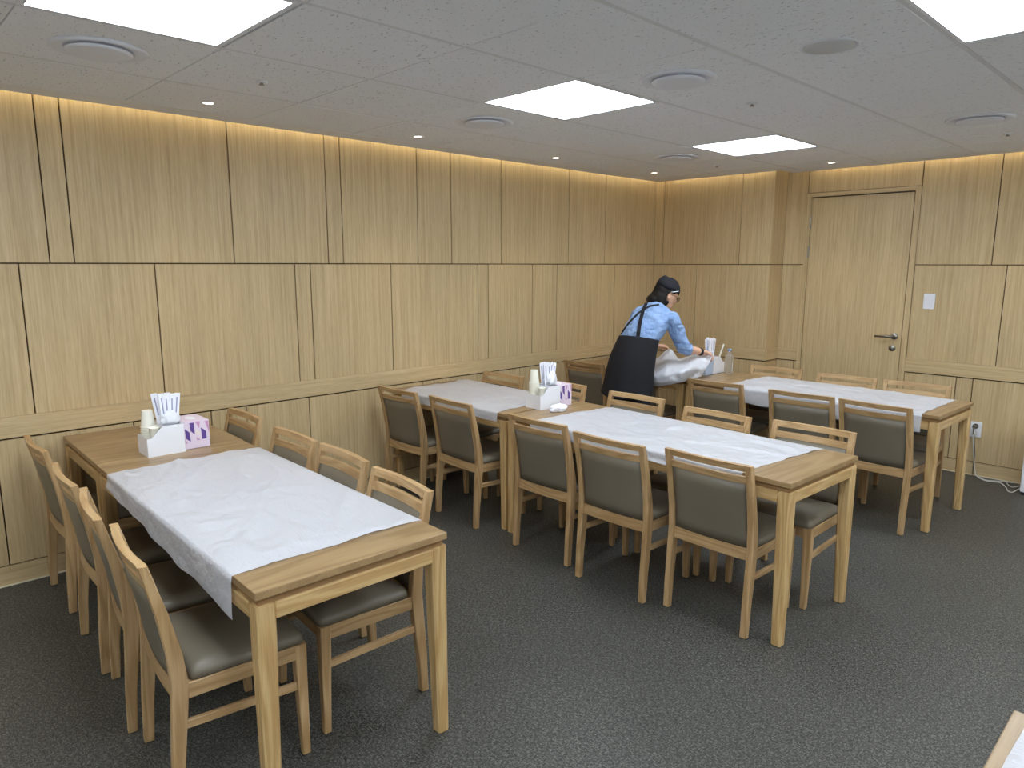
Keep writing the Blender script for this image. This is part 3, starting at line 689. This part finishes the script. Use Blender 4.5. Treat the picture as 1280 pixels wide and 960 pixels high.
def fuse(name, bm, mat, voxel, smooth=6, wrinkle=0.0, parent=None, cut=None):
    o = obj(name, bm, mat, parent, True)
    r = o.modifiers.new('r', 'REMESH'); r.mode = 'VOXEL'; r.voxel_size = voxel; r.use_smooth_shade = True
    if smooth: q = o.modifiers.new('s', 'SMOOTH'); q.iterations = smooth; q.factor = 0.5
    me = bpy.data.meshes.new_from_object(o.evaluated_get(bpy.context.evaluated_depsgraph_get()))
    o.modifiers.clear(); old = o.data; o.data = me; bpy.data.meshes.remove(old)
    if wrinkle:
        me.update()
        nn = [v.normal.copy() for v in me.vertices]
        for v, n_ in zip(me.vertices, nn):
            p = v.co; f = noise.noise((p.x * 16, p.y * 9 + p.z * 14, p.z * 9 - p.x * 8)) + 0.5 * noise.noise((p.x * 34 + p.z * 20, p.y * 26, p.z * 30))
            v.co = p + n_ * f * wrinkle
    if cut:
        b2 = bmesh.new(); b2.from_mesh(me); bmesh.ops.delete(b2, geom=[v for v in b2.verts if cut(v.co)], context='VERTS'); b2.to_mesh(me); b2.free()
    for p in me.polygons: p.use_smooth = True
    if not me.materials: me.materials.append(mat)
    return o
HF = Matrix.Rotation(R(-33), 3, 'Z') @ Matrix.Rotation(R(-28), 3, 'X'); HCN = rel(1.018, 4.762, 1.383)
def hp(x, y, z): return HF @ V((x, y, z)) + HCN
RS, RE, RW = rel(1.165, 4.62, 1.205), rel(1.218, 4.725, 0.978), rel(1.262, 4.893, 0.940)
LS, LE, LW = rel(0.868, 4.640, 1.232), rel(0.765, 4.70, 1.010), rel(0.880, 4.855, 0.958)
body = bmesh.new()
sweep([rel(0.99, 4.36, 0.82), rel(0.99, 4.37, 0.90), rel(1.01, 4.42, 1.04), rel(1.005, 4.55, 1.17), rel(1.0, 4.63, 1.245), rel(0.992, 4.68, 1.28)], [(0.14, 0.105), (0.15, 0.11), (0.12, 0.092), (0.145, 0.105), (0.125, 0.08), (0.06, 0.055)], 20, body)
sweep([rel(0.99, 4.66, 1.265), rel(1.0, 4.71, 1.31), hp(0, -0.015, -0.06)], [0.056, 0.052, 0.052], 16, body)
ball(HCN, (0.072, 0.088, 0.104), body, HF, 24); ball(hp(0, 0.030, -0.062), (0.052, 0.056, 0.050), body, HF)
ball(hp(0, 0.092, -0.012), (0.011, 0.016, 0.020), body, HF, 12); ball(hp(0, 0.080, 0.010), (0.010, 0.014, 0.03), body, HF, 12)
for s in (-1, 1): ball(hp(s * 0.073, -0.004, -0.010), (0.010, 0.019, 0.030), body, HF, 12)
for a, b, c in ((RS, RE, RW), (LS, LE, LW)): sweep([a, (a + b) / 2, b, b * 0.6 + c * 0.4, c], [0.048, 0.044, 0.039, 0.038, 0.025], 14, body)
def hand(wr, d, pn, side, curl):
    """wr wrist, d pointing direction, pn palm normal (fingers curl to it), side +1 when the thumb leaves towards d x pn"""
    d = d.normalized(); pn = (pn - d * pn.dot(d)).normalized(); sx = d.cross(pn) * side
    k = wr + d * 0.082
    sweep([wr - d * 0.01, wr + d * 0.03, wr + d * 0.06, k], [(0.022, 0.020), (0.030, 0.017), (0.036, 0.016), (0.034, 0.014)], 14, body)
    ball(wr + d * 0.045, (0.030, 0.030, 0.020), body, None, 12)
    for i, L in enumerate((0.072, 0.080, 0.075, 0.058)):
        p = k + sx * (0.027 - i * 0.018) - d * (0.006 if i in (0, 3) else 0) ; pts = [p - d * 0.02, p]; a = 0.15
        for seg in (0.42, 0.32, 0.26):
            a += curl; p = p + (d * math.cos(a) + pn * math.sin(a)) * L * seg; pts.append(p)
        sweep(pts, [0.0088, 0.0088, 0.0084, 0.0078, 0.0066], 10, body)
    p = wr + d * 0.022 + sx * 0.026; pts = [p]
    for q in ((0.55, 0.8, 0.3, 0.032), (0.8, 0.35, 0.6, 0.028), (0.8, 0.0, 0.8, 0.024)):
        p = p + (d * q[0] + sx * q[1] + pn * q[2]).normalized() * q[3]; pts.append(p)
    sweep(pts, [0.0115, 0.0105, 0.009, 0.0075], 10, body)
hand(RW, V((0.35, 0.9, -0.18)), V((0.25, -0.05, -1)), -1, 0.62)
hand(LW, V((0.62, 0.72, -0.10)), V((0.1, 0.1, -1)), 1, 0.62)
for s in (-1, 1): sweep([rel(0.99 + s * 0.075, 4.36, 0.84), rel(0.985 + s * 0.085, 4.375, 0.62), rel(0.985 + s * 0.09, 4.365, 0.45), rel(0.985 + s * 0.092, 4.335, 0.28), rel(0.985 + s * 0.095, 4.305, 0.06)], [0.088, 0.074, 0.054, 0.052, 0.034], 14, body)
skin_body = fuse('body', body, M_SKIN, 0.0055, 4, 0, person)
sh = bmesh.new()
sweep([rel(1.0, 4.40, 1.00), rel(1.008, 4.44, 1.07), rel(1.008, 4.52, 1.15), rel(1.004, 4.58, 1.205), rel(1.0, 4.635, 1.255), rel(0.995, 4.675, 1.285)], [(0.150, 0.118), (0.155, 0.120), (0.165, 0.120), (0.172, 0.112), (0.140, 0.088), (0.068, 0.062)], 24, sh)
ball(RS, 0.064, sh); ball(LS, 0.060, sh); ball(RS * 0.6 + rel(1.0, 4.60, 1.20) * 0.4, (0.085, 0.085, 0.080), sh); ball(LS * 0.6 + rel(1.0, 4.60, 1.20) * 0.4, (0.080, 0.080, 0.075), sh)
for a, b, c in ((RS, RE, RW), (LS, LE, LW)): sweep([a, (a + b) / 2, b, b * 0.72 + c * 0.28], [0.063, 0.060, 0.053, 0.050], 16, sh)
shirt = fuse('shirt', sh, M_SHIRT, 0.008, 5, 0.009, person)
cl = bmesh.new(); sweep([rel(0.995, 4.665, 1.278), rel(0.998, 4.69, 1.300)], [(0.074, 0.070), (0.064, 0.060)], 20, cl); obj('collar', cl, M_SHIRT, shirt, True)
# apron skirt with folds
def skirt():
    rings = []; N = 72
    data = [((1.01, 4.425, 1.066), 0.163, 0.130, -0.22), ((1.00, 4.405, 1.00), 0.172, 0.142, -0.15), ((0.988, 4.382, 0.92), 0.184, 0.158, -0.08), ((0.980, 4.368, 0.82), 0.190, 0.168, -0.03), ((0.974, 4.36, 0.72), 0.195, 0.176, 0.0), ((0.966, 4.350, 0.625), 0.206, 0.184, 0.0)]
    for k, (c, rx, ry, tl) in enumerate(data):
        r = []
        for i in range(N):
            a = 2 * math.pi * i / N; f = 1 + 0.012 * k * (math.sin(a * 9 + 0.6) * 0.6 + math.sin(a * 5 + 2) * 0.5) * 0.6
            x, y = rx * math.cos(a) * f, ry * math.sin(a) * f; r.append(rel(c[0] + x, c[1] + y, c[2] + y * tl + (0.012 * math.sin(a * 2 + 1) if k == 5 else 0)))
        rings.append(r)
    bm = loft(rings, None, False)
    return bm
apron = obj('apron', skirt(), M_CLOTH, person, True); so = apron.modifiers.new('thick', 'SOLIDIFY'); so.thickness = 0.004
sb = apron.modifiers.new('sub', 'SUBSURF'); sb.levels = 1; sb.render_levels = 1
bv = BVHTree.FromPolygons([v.co + PO for v in shirt.data.vertices], [tuple(p.vertices) for p in shirt.data.polygons])
cam0 = V((4.196, 0, 1.62))
def strap(pix, wd):
    pts = []
    for k in range(15):
        t_ = k / 14 * (len(pix) - 1); i = min(int(t_), len(pix) - 2); f = t_ - i
        px = pix[i][0] + f * (pix[i + 1][0] - pix[i][0]); py = pix[i][1] + f * (pix[i + 1][1] - pix[i][1])
        q = pxray(px, py, 4.6); hit = bv.ray_cast(cam0, (q - cam0).normalized())
        if hit[0] is not None: pts.append((hit[0], hit[1]))
    if len(pts) < 3: return
    rings = []
    for i, (p, n_) in enumerate(pts):
        tg = (pts[min(i + 1, len(pts) - 1)][0] - pts[max(i - 1, 0)][0]).normalized(); sd = tg.cross(n_).normalized()
        o_ = p + n_ * 0.006 - PO; rings.append([o_ - sd * wd, o_ + sd * wd, o_ + sd * wd - n_ * 0.006, o_ - sd * wd - n_ * 0.006])
    obj('strap', loft(rings), M_CLOTH, apron)
strap([(797, 424), (800, 404), (804, 388), (808, 379)], 0.014)
strap([(777, 417), (786, 404), (799, 391), (812, 383), (824, 381)], 0.010)
# trousers and shoes
tr = bmesh.new()
for s in (-1, 1): sweep([rel(0.99 + s * 0.06, 4.36, 0.88), rel(0.988 + s * 0.078, 4.37, 0.74), rel(0.985 + s * 0.09, 4.37, 0.48), rel(0.985 + s * 0.094, 4.335, 0.28), rel(0.985 + s * 0.096, 4.305, 0.055)], [0.105, 0.096, 0.076, 0.070, 0.062], 16, tr)
fuse('trousers', tr, M_CLOTH, 0.010, 4, 0.003, person)
for s in (-1, 1):
    b = bmesh.new(); sweep([rel(0.985 + s * 0.098, 4.245, 0.036), rel(0.985 + s * 0.098, 4.29, 0.042), rel(0.985 + s * 0.100, 4.38, 0.034), rel(0.985 + s * 0.102, 4.455, 0.026)], [(0.030, 0.034), (0.038, 0.042), (0.044, 0.033), (0.030, 0.022)], 16, b)
    for v in b.verts: v.co.z = max(v.co.z, 0.001)
    obj('shoe', b, M_BLACK, person, True)
# hair, cap, face
hb_ = bmesh.new()
ball(hp(0, -0.016, 0.012), (0.088, 0.102, 0.108), hb_, HF, 24)
for x, y, z, r in ((0, -0.07, -0.055, (0.078, 0.046, 0.075)), (0.06, -0.03, -0.06, (0.034, 0.052, 0.070)), (-0.06, -0.03, -0.06, (0.034, 0.052, 0.070)), (0, -0.095, -0.09, (0.070, 0.034, 0.040))): ball(hp(x, y, z), r, hb_, HF, 16)
HI = HF.transposed()
def face_cut(co):
    q = HI @ (co - HCN); return q.z < 0.050 and (q.y > 0.022 + max(0, q.z) * 0.5 or (q.y > -0.020 and -0.048 < q.z < 0.016 and abs(q.x) > 0.05))
hair = fuse('hair', hb_, M_HAIR, 0.006, 3, 0.0025, person, face_cut)
rg = []
for z, rx, y0, y1 in ((0.040, 0.091, -0.116, 0.088), (0.070, 0.088, -0.118, 0.082), (0.100, 0.066, -0.112, 0.066), (0.122, 0.034, -0.100, 0.044), (0.134, 0.010, -0.090, 0.020)):
    rg.append([hp(rx * math.cos(2 * math.pi * i / 28), (y0 + y1) / 2 + (y1 - y0) / 2 * math.sin(2 * math.pi * i / 28), z - 0.010 * (i > 14)) for i in range(28)])
obj('cap', loft(rg), M_CLOTH, person, True)
obj('hair_clip', sweep([hp(0.089, -0.012, 0.020), hp(0.091, 0.010, 0.034), hp(0.084, 0.040, 0.054)], 0.0028, 8), M_WHITE, person, True)
gl = bmesh.new()
for s in (-1, 1):
    c = (s * 0.033, 0.098, 0.004); ring = [hp(c[0] + 0.024 * math.cos(R(a)), c[1] - abs(c[0] + 0.024 * math.cos(R(a))) * 0.12, c[2] + 0.019 * math.sin(R(a))) for a in range(0, 361, 20)]
    sweep(ring, 0.0022, 6, gl); sweep([hp(s * 0.056, 0.092, 0.010), hp(s * 0.076, 0.04, 0.010), hp(s * 0.080, -0.005, 0.004)], 0.0018, 6, gl)
sweep([hp(-0.010, 0.101, 0.006), hp(0.010, 0.101, 0.006)], 0.002, 6, gl)
obj('glasses', gl, M_BLACK, person, True)
ey = bmesh.new()
for s in (-1, 1): ball(hp(s * 0.030, 0.079, 0.006), (0.011, 0.006, 0.006), ey, HF, 10)
obj('eyes', ey, plain('eye_dark', lin(52, 40, 36), 0.2, 0.5), person, True)
obj('mouth', ball(hp(0, 0.080, -0.056), (0.020, 0.006, 0.006), None, HF, 10), plain('lips', lin(178, 108, 100), 0.5, 0.4), person, True)
wd_ = (RW - RE).normalized()
obj('wristband', sweep([RW - wd_ * 0.012, RW + wd_ * 0.010], [0.0315, 0.0305], 18), M_BLACK, person, True)

# film sheet that the person is spreading
rowsP = [
 [(815, 452, 4.80), (824, 446, 4.86), (834, 437, 4.90), (841, 439, 4.90), (848, 449, 4.88), (858, 446, 4.90), (868, 443, 4.93), (879, 445, 4.95), (891, 441, 4.96)],
 [(811, 458, 4.66), (820, 457, 4.68), (833, 450, 4.74), (842, 450, 4.76), (850, 453, 4.74), (860, 452, 4.78), (870, 450, 4.84), (880, 450, 4.90), (890, 446, 4.93)],
 [(808, 467, 4.56), (818, 468, 4.54), (832, 465, 4.55), (842, 463, 4.58), (852, 463, 4.60), (861, 461, 4.66), (870, 460, 4.76), (879, 459, 4.85), (886, 455, 4.90)],
 [(810, 475, 4.55), (820, 477, 4.53), (832, 476, 4.54), (843, 474, 4.57), (852, 473, 4.60), (860, 470, 4.66), (868, 467, 4.76), (876, 466, 4.82), (881, 463, 4.87)],
 [(813, 480, 4.58), (821, 483, 4.57), (832, 482, 4.58), (843, 480, 4.60), (853, 478, 4.63), (860, 475, 4.70), (866, 473, 4.74), (872, 472, 4.80), (876, 471, 4.84)]]
grid = [catmull([pxray(*q) for q in r], 6) for r in rowsP]
cols = [catmull([g[i] for g in grid], 7) for i in range(len(grid[0]))]
bm = bmesh.new(); vv = []
so0 = pxray(850, 472, 4.66)
for i, c in enumerate(cols):
    r = []
    for j, p in enumerate(c):
        w_ = noise.noise((p.x * 9 + p.z * 6, p.y * 7, p.z * 11)) * 0.018 + (0.5 - abs(noise.noise((p.x * 17, p.y * 15 + p.x * 8, p.z * 20)))) * 0.026
        q = p + V((0.62, -0.70, 0.35)) * w_
        if q.y > 4.70 and q.z < TT + 0.012: q.z = TT + 0.012
        r.append(bm.verts.new(q - so0))
    vv.append(r)
for a, b in zip(vv, vv[1:]):
    for j in range(len(a) - 1): bm.faces.new((a[j], a[j + 1], b[j + 1], b[j]))
o = obj('table_film', bm, M_FILM2, None, True); o.location = so0
tag(o, 'crumpled white film sheet held in both hands by the person', 'table cover', 'white film sheets on the tables')
